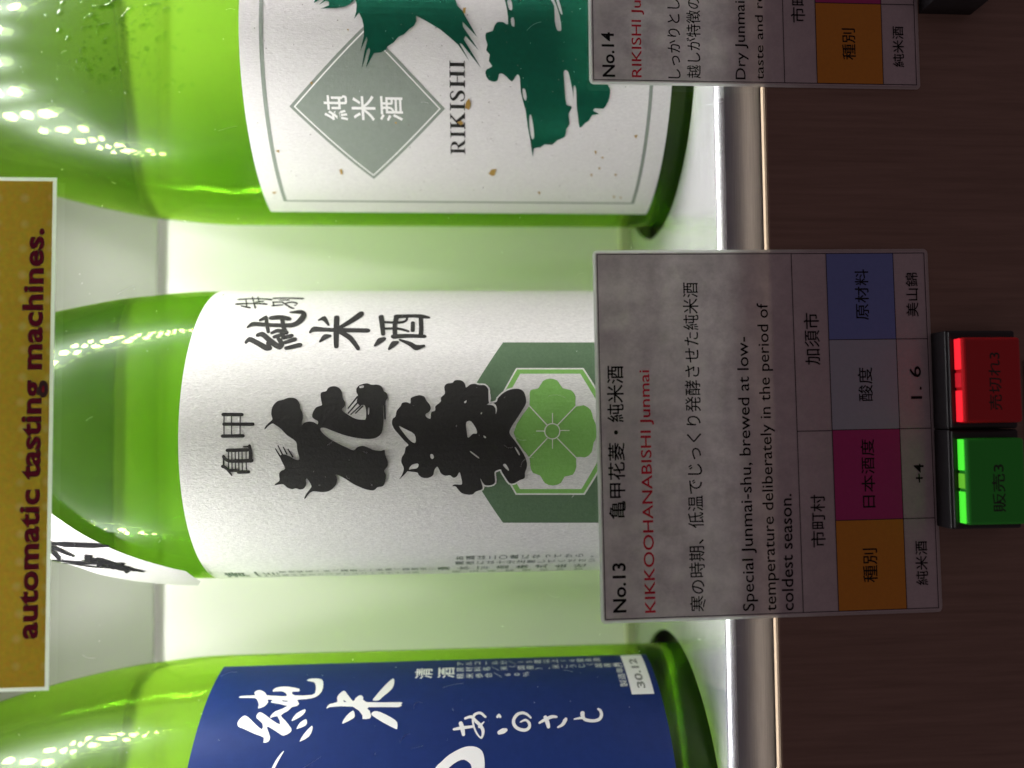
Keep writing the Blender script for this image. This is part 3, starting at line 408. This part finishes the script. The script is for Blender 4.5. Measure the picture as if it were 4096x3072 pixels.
# clear pane standing on the wood edge
pane = fthing('acrylic_pane', 'clear acrylic pane in front of the three bottles', 'pane', 0,0,-.0906)
obj('pane_sheet', [(-.85,.0016,0),(.92,.0016,0),(.92,.0016,.39),(-.85,.0016,.39)], [(0,1,2,3)], m_pane, pane)

# ---------------------------------------------------------------- LED strips under the ceiling
ledm = None
def led_strip(label, off, z, u0, u1, pitch, size, base=True, down=True):
    t = fthing('led_strip', label, 'light strip', (u0+u1)/2, off, z, 'led strips inside the cabinet')
    L = (u1-u0)/2
    box('strip_board', -L,L, -.0033,.0033, .0004,.0022, m_ledbase, t)
    me = None
    n = int((u1-u0)/pitch)
    for i in range(n):
        x = -L + pitch*(i+.5)
        if me is None:
            k = size/2; seg = 8
            V = [(k*.85*math.cos(a*math.pi/4), k*.85*math.sin(a*math.pi/4), 0) for a in range(seg)]
            me = bpy.data.meshes.new('led'); me.from_pydata(V, [], [tuple(reversed(range(seg)))]); me.materials.append(m_led)
        q = bpy.data.objects.new('led', me); COL.objects.link(q); q.parent = t; q.location = (x,0,.0002)
led_strip('lowest led strip behind the banner, nearest the glass', .0052, .2030, -.72,.88, LPITCH, .0120)
led_strip('middle led strip behind the banner', .0125, .2150, -.72,.88, LPITCH, .0120)
led_strip('highest led strip behind the banner, farthest from the glass', .0200, .2270, -.72,.88, LPITCH, .0120)
# opal fill added, unseen, behind the panel lip to brighten the wall below
t = fthing('wall_fill', 'opal fill bar added to brighten the wall, behind the lower edge of the shade grey panel', 'lamp', .035, .1322, .149)
box('opal_bar', -.60,.60, -.0012,.0013, 0,.002, m_opal, t)

# ---------------------------------------------------------------- bottles
PROFILE = [(-.0110,.0),(-.0110,.046),(-.0104,.0495),(-.0085,.0518),(-.005,.0525),(.0,.0525),(.060,.0525),(.140,.0525),(.165,.0525),(.172,.0524),(.180,.0519),(.190,.0509),(.200,.0498),(.212,.0476),(.225,.0448),(.240,.0407),(.253,.0362),(.265,.0312),(.278,.0255),(.292,.0202),(.306,.0172),(.322,.0158),(.345,.0150),(.352,.0150),(.352,.0)]
# heights above ZB+.011 ; the shelf top is at the same level
def prof_r(z):
    for i in range(1,len(PROFILE)-1):
        z0,r0 = PROFILE[i]; z1,r1 = PROFILE[i+1]
        if z0 <= z <= z1: return r0+(r1-r0)*(z-z0)/(z1-z0)
    return .015
def lathe(profile, seg=128):
    V=[];F=[]
    pts = [p for p in profile]
    for z, r_ in pts:
        if r_ == 0: V.append((0,0,z)); continue
        for k in range(seg): a = 2*math.pi*k/seg; V.append((r_*math.sin(a), -r_*math.cos(a), z))
    # rows
    i = 1
    rows = len(pts)-2
    for k in range(seg): F.append((0, 1+(k+1)%seg, 1+k))
    for rr in range(rows-1):
        a = 1+rr*seg; b2 = a+seg
        for k in range(seg): F.append((a+k, a+(k+1)%seg, b2+(k+1)%seg, b2+k))
    a = 1+(rows-1)*seg; top = len(V)-1
    for k in range(seg): F.append((a+k, a+(k+1)%seg, top))
    return V,F
def fine_profile():
    body = PROFILE[1:-1]
    sm = catmull(body[:5], False, 3)[:-1] + [(0.0,.0525),(.06,.0525),(.12,.0525)] + catmull(body[7:], False, 4)
    return [PROFILE[0]] + sm + [PROFILE[-1]]
FP = fine_profile()
ZR = -.0770
CAPS = {'dark': principled('black screw cap', (.02,.02,.02), .35), 'white': principled('white screw cap', (.7,.7,.68), .4)}
def bottle(i, label, glabel):
    bx, by = BOTTLES[i]
    t = thing('sake_bottle', label, 'bottle', (bx,by,ZR), 0, 'green sake bottles on the shelf')
    V,F = lathe(FP)
    g = obj('glass_body', V, F, m_glass, t, True)
    box_cap = lathe([(.3525,0),(.3525,.0165),(.354,.0172),(.366,.0172),(.3675,.016),(.3675,0)], 48)
    obj('bottle_cap', box_cap[0], box_cap[1], CAPS['dark'] if i else CAPS['white'], t, True)
    return t
SF = cylsurf(.0525)
def surf(s_, z, h): return SF(s_, z-ZR, h)
def label_sheet(name, s0, s1, z0, z1, m, parent, label=None, h=.00008, th=.00012):
    n = int(abs(s1-s0)/.0015)+1; V=[];F=[]
    for k in range(n+1):
        s_ = s0+(s1-s0)*k/n
        V += [surf(s_,z0,h+th), surf(s_,z1,h+th), surf(s_,z1,h), surf(s_,z0,h)]
    for k in range(n):
        a=4*k; b_=a+4
        F += [(a,b_,b_+1,a+1),(a+1,b_+1,b_+2,a+2),(a+2,b_+2,b_+3,a+3),(a+3,b_+3,b_,a)]
    F += [(0,1,2,3),(4*n+3,4*n+2,4*n+1,4*n)]
    o_ = obj(name, V, F, m, parent)
    if label: o_['label'] = label
    return o_
H0 = .00024
def art_poly(name, key, h, m, parent, n=3, offset=0, smooth=True):
    data = ART[key] if isinstance(key, str) else key
    loops = [catmull(A(l), True, n) if smooth else A(l) for l in data]
    return sheet_on(name, surf, fill(loops, offset), h, m, parent)

# --- bottle with the washi label
b13 = bottle(0, 'green bottle in the middle with a white fibrous label of big black characters', '')
lab = label_sheet('front_label', -.0985,.0955, -.0745,.0872, m_paper13, b13)
art_poly('hexagon_print', 'hex0', H0, m_dgreen, lab, smooth=False)
art_poly('hexagon_rim', 'hex1', H0+.00002, m_paper13, lab, smooth=False)
art_poly('hexagon_line', 'hex2', H0+.00004, m_lgreen, lab, smooth=False)
art_poly('hexagon_field', 'hex3', H0+.00006, m_paper13, lab, smooth=False)
art_poly('flower_print', 'flower', H0+.00008, m_lgreen, lab, n=2)
strokes_on('flower_lines', surf, ART['flines'], H0+.00010, m_paper13, lab)
strokes_on('flower_ring', surf, ART['fring'], H0+.00011, m_paper13, lab)
halo = catmull(A(ART['hishi'][0]), True, 2)
V=[];F=[]
for i in range(len(halo)):       # short bars along the outline, each a hair above the last
    a_, b_ = halo[i-1], halo[i]; dx,dy = b_[0]-a_[0], b_[1]-a_[1]; L_=math.hypot(dx,dy) or 1; ux,uy = dx/L_*.0005, dy/L_*.0005
    hh_ = H0+.00010+.000003*(i%9); b0=len(V)
    for (px_,py_) in ((a_[0]-ux*.5-uy,a_[1]-uy*.5+ux),(a_[0]-ux*.5+uy,a_[1]-uy*.5-ux),(b_[0]+ux*.5+uy,b_[1]+uy*.5-ux),(b_[0]+ux*.5-uy,b_[1]+uy*.5+ux)): V.append(surf(px_,py_,hh_))
    F.append((b0,b0+1,b0+2,b0+3))
obj('character_halo', V, F, m_paper13, lab)
sheet_on('character_halo', surf, fill([halo]), H0+.00014, m_paper13, lab)
art_poly('large_character', 'hana', H0+.00016, m_black, lab)
art_poly('large_character', 'hishi', H0+.00016, m_black, lab)
strokes_on('character_fingers', surf, ART['hana_f'], H0+.00018, m_black, lab)
strokes_on('brush_lettering', surf, ART['jm'], H0, m_black, lab)
strokes_on('upper_lettering', surf, ART['kikkou'], H0, m_black, lab)
vtext('small_print', surf, 'お酒は二〇歳になってから。', -.0519, .0037, .0031, .0037, H0, m_small, lab, .01)
vtext('small_print', surf, '開栓には十分注意してください', -.0560, .0037, .0031, .0035, H0, m_small, lab, .01)
vtext('small_print', surf, '清水酒造株式会社', -.0615, .0100, .0046, .0068, H0, m_small, lab, .015)
vtext('small_print', surf, '埼玉県加須市戸室', -.0672, .0050, .0034, .0062, H0, m_small, lab, .01)
vtext('small_print', surf, '清酒', -.0645, .0830, .0085, .0101, H0, m_small, lab, .02)
vtext('small_print', surf, '原材料名・米（国産）・米麹（国産米）', -.0613, .0640, .0026, .0030, H0, m_small, lab, .01)
vtext('small_print', surf, '精米歩合六〇％アルコール分十五度', -.0665, .0640, .0026, .0030, H0, m_small, lab, .01)
# diagonal sash round the shoulder
def shoulder(th_, z, h):
    zz = z-ZR; r0 = prof_r(zz); dz=.002; sl = (prof_r(zz+dz)-prof_r(zz-dz))/(2*dz); nn = math.hypot(1,sl)
    r1 = r0+h/nn; return Vector((r1*math.sin(th_), -r1*math.cos(th_), zz-h*sl/nn))
def sash():
    V=[];F=[]; K=len(ART['sash'])
    rows = catmull([tuple(v*MM for v in p) for p in ART['sash']], False, 6); n=len(rows); m_=6
    for (t0,z0,t1,z1) in rows:      # angles are stored in 1e-5 rad
        for j in range(m_+1):
            f=j/m_; V.append(shoulder(t0+(t1-t0)*f, z0+(z1-z0)*f, .0026))
    for i in range(n-1):
        for j in range(m_):
            a=i*(m_+1)+j; F.append((a,a+1,a+m_+2,a+m_+1))
    o_=obj('shoulder_label', V, F, m_sash, b13, True)
    return o_
sl_ = sash(); sl_['label']='slanting white paper sash with brush characters round the shoulder'
def ssurf(x, y, h): return shoulder(x, y, .00045+h)
V=[];F=[]
for st in ART['sash_s']:
    vs, fs = ribbon(A(st)); base=len(V)
    for v in vs: V.append(shoulder(v[0], v[1], .00285))
    for f in fs: F.append(tuple(q+base for q in f))
obj('sash_lettering', V, F, m_sashink, sl_)

# --- bottle with the pearl label and green figure
b14 = bottle(1, 'green bottle with beads of water and a pearly label printed with a green figure', '')
lab = label_sheet('front_label', -.0746,.0250, -.0706,.0720, m_paper14, b14)
D_ = {k:(v[0]*MM,v[1]*MM) for k,v in ART['dia'].items()}
cx_, cz_ = -.0297, .0316
def dia(hw, hh): return [(cx_-hw,cz_),(cx_,cz_+hh),(cx_+hw,cz_),(cx_,cz_-hh)]
strokes_w = [dia(.0257,.0257), dia(.0243,.0243), dia(.0237,.0237)]
sheet_on('diamond_border', surf, fill([strokes_w[0]]), H0, m_sage, lab)
sheet_on('diamond_line', surf, fill([strokes_w[1]]), H0+.00002, m_white, lab)
sheet_on('diamond_field', surf, fill([strokes_w[2]]), H0+.00004, m_sage, lab)
vtext('diamond_lettering', surf, '純米酒', -.0299, .0462, .0083, .0091, H0+.00006, m_white, lab, .012, 1.0)
fr = [(-.0673,.0656),(.0180,.0656),(.0180,-.0642),(-.0673,-.0642)]; fi = [(-.0665,.0643),(.0172,.0643),(.0172,-.0630),(-.0665,-.0630)]
sheet_on('frame_line', surf, fill([fr,fi]), H0, m_sage, lab)
for k, pts in enumerate(ART['g14']):
    loops = [A(l) if k != 2 else catmull(A(l), True, 2) for l in pts]
    sheet_on('green_figure', surf, fill(loops), H0+.00008, m_foil, lab)
# serif lettering
I_=[(0,0),(.36,0),(.36,.04),(.26,.07),(.26,.93),(.36,.96),(.36,1),(0,1),(0,.96),(.10,.93),(.10,.07),(0,.04)]
H_=[(0,0),(.34,0),(.34,.04),(.25,.07),(.25,.47),(.55,.47),(.55,.07),(.46,.04),(.46,0),(.8,0),(.8,.04),(.71,.07),(.71,.93),(.8,.96),(.8,1),(.46,1),(.46,.96),(.55,.93),(.55,.52),(.25,.52),(.25,.93),(.34,.96),(.34,1),(0,1),(0,.96),(.09,.93),(.09,.07),(0,.04)]
R_=[(0,0),(.34,0),(.34,.04),(.25,.07),(.25,.46),(.33,.46),(.52,.05),(.58,0),(.78,0),(.78,.04),(.70,.07),(.48,.48),(.60,.55),(.66,.66),(.66,.80),(.58,.93),(.42,1),(0,1),(0,.96),(.09,.93),(.09,.07),(0,.04)]
Rh=[(.25,.51),(.25,.95),(.38,.95),(.47,.88),(.50,.76),(.49,.62),(.42,.53),(.36,.51)]
K_=[(0,0),(.34,0),(.34,.04),(.25,.07),(.25,.42),(.31,.48),(.52,.10),(.50,.04),(.48,0),(.82,0),(.82,.04),(.74,.08),(.43,.60),(.66,.92),(.75,.96),(.75,1),(.48,1),(.48,.96),(.57,.92),(.25,.53),(.25,.93),(.34,.96),(.34,1),(0,1),(0,.96),(.09,.93),(.09,.07),(0,.04)]
Ss=[(.44,.78,.07),(.38,.92,.06),(.27,.965,.07),(.13,.90,.10),(.09,.76,.15),(.2,.58,.18),(.37,.41,.18),(.42,.22,.15),(.35,.07,.09),(.2,.03,.06),(.07,.1,.06),(.03,.26,.07)]
lx = 0; parts = []
hh = .00500; total = .78+.36+.82+.36+.54+.8+.36+.07*6; k_ = .0303/total
for ch in 'RIKISHI':
    if ch == 'S':
        st = []
        for q in range(len(Ss)):
            p0 = Ss[max(q-1,0)]; p1 = Ss[min(q+1,len(Ss)-1)]; dx,dy = p1[0]-p0[0], p1[1]-p0[1]; L=math.hypot(dx,dy); nx,ny=-dy/L*Ss[q][2]/2, dx/L*Ss[q][2]/2
            st.append((Ss[q][0]+nx, Ss[q][1]+ny, Ss[q][0]-nx, Ss[q][1]-ny))
        vs, fs = ribbon(st); wdt=.54
    else:
        lp = {'R':[R_,Rh],'I':[I_],'K':[K_],'H':[H_]}[ch]; vs, fs = fill(lp); wdt = {'R':.78,'I':.36,'K':.82,'H':.8}[ch]
    parts.append(([Vector((-.0450+(lx+v[0])*k_, -.0008+v[1]*hh, 0)) for v in vs], fs)); lx += wdt+.07
sheet_on('serif_lettering', surf, merge(parts), H0+.00003, m_black, lab)
for l in ART['flecks']:
    sheet_on('gold_fleck', surf, fill([A(l)]), H0+.00012, m_gold, lab)
V=[];F=[]
for k in range(150):
    s0_=random.uniform(-.073,.02); z0_=random.uniform(-.069,.070); rr=random.uniform(.00008,.00022); b0=len(V)
    for q in range(5):
        a=q*1.2566+random.random(); V.append(surf(s0_+rr*math.cos(a)*random.uniform(.6,1.2), z0_+rr*math.sin(a), H0+.00011))
    F.append(tuple(range(b0,b0+5)))
o=obj('paper_specks', V, F, m_speck, lab); o['kind']='stuff'
# condensation beads on the glass
V=[];F=[]
for k in range(420):
    zc = .110 + random.gauss(0,.010); th0 = random.uniform(-.5, .45)
    if zc > .135 or zc < .076: continue
    rr = random.choice((.0003,.0003,.0004,.0004,.0005,.0007,.0012)) * random.uniform(.7,1.2); el = random.uniform(1,1.7)
    if rr > .001 and random.random() < .4: rr *= .5
    b0=len(V); rg=3; sg=8
    V.append(shoulder(th0, zc, rr*.20))
    for r_ in range(1,rg+1):
        f=r_/rg
        for q in range(sg):
            a=2*math.pi*q/sg; V.append(shoulder(th0+rr*f*math.cos(a)/.05*(1+.25*math.sin(2*a+k)), zc+rr*f*math.sin(a)*el, rr*.20*(1-f*f)-.00002*(r_==rg)))
    for q in range(sg): F.append((b0, b0+1+q, b0+1+(q+1)%sg))
    for r_ in range(rg-1):
        a0=b0+1+r_*sg
        for q in range(sg): F.append((a0+q, a0+sg+q, a0+sg+(q+1)%sg, a0+(q+1)%sg))
o=obj('water_beads', V, F, m_bead, b14, True); o['kind']='stuff'

# --- bottle with the blue label
b12 = bottle(2, 'green bottle with a deep blue label lettered in white brush strokes', '')
lab = label_sheet('front_label', -.0740,.0740, -.0652,.0852, m_blue, b12)
for k, pts in enumerate(ART['w12']):
    sheet_on('brush_character', surf, fill([catmull(A(l), True, 2) if len(l)>5 else A(l) for l in pts]), H0+.00004, m_white, lab)
strokes_on('brush_characters', surf, ART['w12s'], H0+.00004, m_white, lab)
vtext('small_print', surf, '清酒', .0654, .0180, .0064, .0077, H0, m_white, lab, .01)
vtext('small_print', surf, '精米歩合／60％', .0631, .0036, .0028, .00325, H0, m_white, lab, 0)
vtext('small_print', surf, '原材料名／米（国産）、米こうじ（国産米）', .0669, .0036, .0028, .00305, H0, m_white, lab, 0)
vtext('small_print', surf, 'アルコール分／15度以上16度未満', .0707, .0036, .0028, .00305, H0, m_white, lab, 0)
text_at('small_print', surf, '製造年月', .0555,-.0548,.0680,-.0522, H0, m_white, lab, 0)
so = sheet_on('date_sticker', surf, fill([A(ART['sticker12'][0])]), H0+.00002, m_white, lab)
sx = [p[0]*MM for p in ART['sticker12'][0]]; sz = [p[1]*MM for p in ART['sticker12'][0]]
text_at('date_stamp', surf, '30.12', min(sx)+.0025, (min(sz)+max(sz))/2-.0014, max(sx)-.0030, (min(sz)+max(sz))/2+.0014, H0+.00005, principled('grey stamp', (.22,.23,.21), .7), lab, .03)

# ---------------------------------------------------------------- cards
def card(label, u0, u1, z0, z1, rot, texts, rows, cols, cells, mid=None):
    cu_, cz = (u0+u1)/2, (z0+z1)/2
    t = fthing('tasting_card', label, 'card', cu_, -.0006, cz, 'laminated tasting note cards')
    t.rotation_euler = Matrix.Rotation(FS,4,'Z').__matmul__(Matrix.Rotation(rot,4,'Y')).to_euler()
    inv = (FM.inverted() @ t.matrix_basis).inverted()
    W, Hh = (u1-u0)/2, (z1-z0)/2
    def rrect(w_, h_, r_, y_):
        P = []
        for (sx_, sz_, a0) in ((1,1,0),(-1,1,90),(-1,-1,180),(1,-1,270)):
            for k_ in range(5):
                a = math.radians(a0+22.5*k_); P.append((sx_*(w_-r_)+r_*math.cos(a), y_, sz_*(h_-r_)+r_*math.sin(a)))
        return P
    P = rrect(W+.0008, Hh+.0008, .0014, 0); obj('laminate', P, [tuple(reversed(range(len(P))))], m_lam, t)
    P = rrect(W, Hh, .0007, -.0002); sh = obj('paper_sheet', P, [tuple(reversed(range(len(P))))], m_card, t)
    def L(u, z): v = inv @ Vector((u,0,z)); return v.x, v.z
    def cs(x, y, h): return Vector((x, -.00026-h, y))
    def rect(name, a, b_, h, m_): return sheet_on(name, cs, ([Vector((a[0],a[1],0)),Vector((b_[0],a[1],0)),Vector((b_[0],b_[1],0)),Vector((a[0],b_[1],0))],[(0,1,2,3)]), h, m_, sh, step=1)
    E=.0004; lw=.00022
    rows = [L(0,z)[1] for z in rows]; cols=[L(u,-.12)[0] for u in cols]
    for (m_, c0, c1) in cells: rect('colour_cell', (max(cols[c0],-W+E),rows[2]), (min(cols[c1],W-E),rows[1]), .00001, m_)
    for z in rows: rect('rule_line', (-W+E,z-lw/2),(W-E,z+lw/2), .00004, m_cardline)
    for x in cols[1:-1]: rect('rule_line', (x-lw/2,-Hh+E),(x+lw/2,rows[1]), .00005, m_cardline)
    if mid is not None:
        x = L(mid,-.12)[0]; rect('rule_line', (x-lw/2,rows[1]),(x+lw/2,rows[0]), .00005, m_cardline)
    for (a,b2) in (((-W+E,-Hh+E),(-W+E+lw,Hh-E)),((W-E-lw,-Hh+E),(W-E,Hh-E)),((-W+E,Hh-E-lw),(W-E,Hh-E)),((-W+E,-Hh+E),(W-E,-Hh+E+lw))): rect('rule_line', a, b2, .00006, m_cardline)
    for (body, us, zs, ue, ze, hgt, bold, mk) in texts:
        vs, fs = text2d(body, max(bold, .004)); a,b_,c_,d = bbox(vs)
        k = hgt/(d-c_); kx = k
        x0, y0 = L(us*1e-5, zs*1e-5)
        if ue is not None:
            x1, y1 = L(ue*1e-5, ze*1e-5); kx = (x1-x0)/(b_-a); sl2 = (y1-y0)/(x1-x0)
        else: kx = k*ze; sl2 = 0
        pv = [Vector((x0+(v[0]-a)*kx, y0+sl2*(v[0]-a)*kx+(v[1]-(c_+d)/2)*k, 0)) for v in vs]
        if ue is None:
            # keep print on the card
            keep = [q for q in range(len(pv)) if pv[q][0] < W-.001]
            ks = set(keep); fs = [f for f in fs if all(q in ks for q in f)]
        sheet_on('printed_text', cs, (pv, fs), .00008, {'k':m_ink,'r':m_red}[mk], sh, step=1)
    return t
card('laminated card with red heading, topmost text No.13, below the middle bottle', -.0463,.0602, -.1391,-.0389, -.0085,
     ART['t13'], ART['rows13'], ART['cols13'], [(m_orange,0,1),(m_magenta,1,2),(m_steel,2,3),(m_navy,3,4)], ART['mid13'])
card('laminated card numbered No.14, at the edge of the picture below the green figure label', .1110,.2175, -.1381,-.0382, -.001,
     ART['t14'], ART['rows14'], ART['cols14'], [(m_orange,0,1),(m_magenta,1,2),(m_steel,2,3),(m_navy,3,4)], ART['mid14'])

# ---------------------------------------------------------------- gold banner
ban = fthing('gold_banner', 'mustard gold patterned banner with maroon lettering stuck to the pane', 'banner', .0096,-.0006,.115)
ban.rotation_euler = (0,0,FS)
obj('laminate', [(-.0711,0,-.0008),(.0711,0,-.0008),(.0711,0,.0700),(-.0711,0,.0700)], [(0,1,2,3)], m_lam, ban)
sh = obj('printed_sheet', [(-.0700,-.0002,.0002),(.0700,-.0002,.0002),(.0700,-.0002,.0690),(-.0700,-.0002,.0690)], [(0,1,2,3)], m_banner, ban)
def bs(x, y, h): return Vector((x, -.00026-h, y))
for (bold, m_, h, nm) in ((.042, m_navyink, .00002, 'lettering_outline'), (.018, m_maroon, .00006, 'lettering')):
    vs, fs = text2d('automatic tasting machines.', bold, 1.04); a,b_,c_,d = bbox(text2d('automatic tasting machines.', 0, 1.04)[0])
    X0,X1,ZB0,ZT0 = ART['ban']; kx=(X1-X0)/(b_-a); kz=(ZT0-ZB0)/(d-c_)
    sheet_on(nm, bs, ([Vector((X0-.0096+(v[0]-a)*kx, ZB0-.115+(v[1]-c_)*kz,0)) for v in vs], fs), h, m_, sh, step=1)

# ---------------------------------------------------------------- lit push buttons
def buttons(label, u0, legend, cut=0):
    t = fthing('button_box', label, 'push buttons', u0+.0288, 0, -.1605, 'push button boxes under the cards')
    W=.0288
    for k, x0, x1 in ((0,-W,0),(1,0,W)):
        # frame of four bars round each cap, so the cap sits in a real opening
        z0, z1 = .0, .0209
        box('housing', x0+.0001,x1-.0001, -.0074,0, z0,z1, m_blackpl, t, .0004)
        box('bezel', x0+.0005,x1-.0005, -.0084,-.0074, z0+.0006,z1-.0004, m_blackpl, t, .0003)
        lit, glow, face = ((m_greenlit,m_greenglow,m_greenface),(m_redlit,m_redglow,m_redface))[k]
        bx0, bx1 = (x0+.0019, x1-.0025) if k==0 else (x0+.0019, x1-.0025)
        zt = .0190
        cap = box('button_cap', bx0,bx1, -.0122,-.0083, .0016,zt, face, t, .0009, 3)
        q = (bx1-bx0)
        for (a,b2,mm) in ((0,.39,lit),(.405,.60,glow),(.615,1,lit)):
            box('lens_glow', bx0+q*a+.0003,bx0+q*b2-.0003, -.0114,-.0087, zt,zt+.00018, mm, cap)
        cs2 = lambda x,y,h: Vector((x,-.0122-h,y))
        text_at('legend', cs2, legend[k], bx0+.0035, .0078, bx0+.0035+(.0135 if k==0 else .0165), .0117, .00002, m_faceink, cap, .01)
    return t
buttons('black box with a green and a red lit push button below the middle card', -.0216, ('販売3','売切れ3'))
# neighbour box at the frame edge, its corner cut away
t = fthing('button_box', 'black push button box under the No.14 card at the picture edge', 'push buttons', .163, 0, -.1605, 'push button boxes under the cards')
W=.0288
for nm, y0_, y1_, ins in (('housing',-.0080,0,0),('button_cap',-.0122,-.0080,.0025)):
    P=[(-W+ins,.0209-ins),(W-ins,.0209-ins),(W-ins,ins),(-W+.006+ins,ins),(-W+ins,.0045+ins)]
    V=[(p[0],y1_,p[1]) for p in P]+[(p[0],y0_,p[1]) for p in P]
    F=[(0,1,2,3,4),(9,8,7,6,5)]+[(i,i+5,(i+1)%5+5,(i+1)%5) for i in range(5)]
    obj(nm, V, F, m_blackpl, t)
# pale strip label on the wood under the box
t = fthing('price_plate', 'pale lilac plate on the wood just below the red and green buttons', 'plate', .004, -.0004, -.190)
box('plate_sheet', -.027,.0235, -.0004,.0003, -.010,.0213, principled('lilac plate', (.50,.42,.46), .4, noise=60, mix=(.46,.39,.43)), t)

# ---------------------------------------------------------------- dust on the pane, smears round the cards
V=[];F=[]
for k in range(520):
    u=random.uniform(-.12,.21); z=random.uniform(-.088,.19); rr=random.choice((.00005,.00006,.00008,.00011)); b0=len(V)
    el = random.choice((1,1,1,3,5)); an=random.random()*3.14; ca,sa=math.cos(an),math.sin(an)
    for q in range(4):
        a=q*1.5708+random.random()*.6; px,pz=rr*el*math.cos(a), rr*math.sin(a); V.append((u+px*ca-pz*sa, .0012, z+.0906+px*sa+pz*ca))
    F.append((b0,b0+1,b0+2,b0+3))
o=obj('dust_specks', V, F, m_dust, pane); o['kind']='stuff'
V=[];F=[]
for k in range(70):
    u=random.uniform(-.12,.20); z=random.uniform(-.08,.14)+.0906; an=random.gauss(1.57,.5); L_=random.uniform(.001,.006); b0=len(V); bend=random.gauss(0,.25); wd=.000025
    px_,pz_=u,z
    for q in range(5):
        a_=an+bend*q; V += [(px_-wd*math.sin(a_),.00125,pz_+wd*math.cos(a_)),(px_+wd*math.sin(a_),.00125,pz_-wd*math.cos(a_))]; px_+=L_/4*math.cos(a_); pz_+=L_/4*math.sin(a_)
    for q in range(4): F.append((b0+2*q,b0+2*q+1,b0+2*q+3,b0+2*q+2))
o=obj('fine_scratches', V, F, m_dust, pane); o['kind']='stuff'
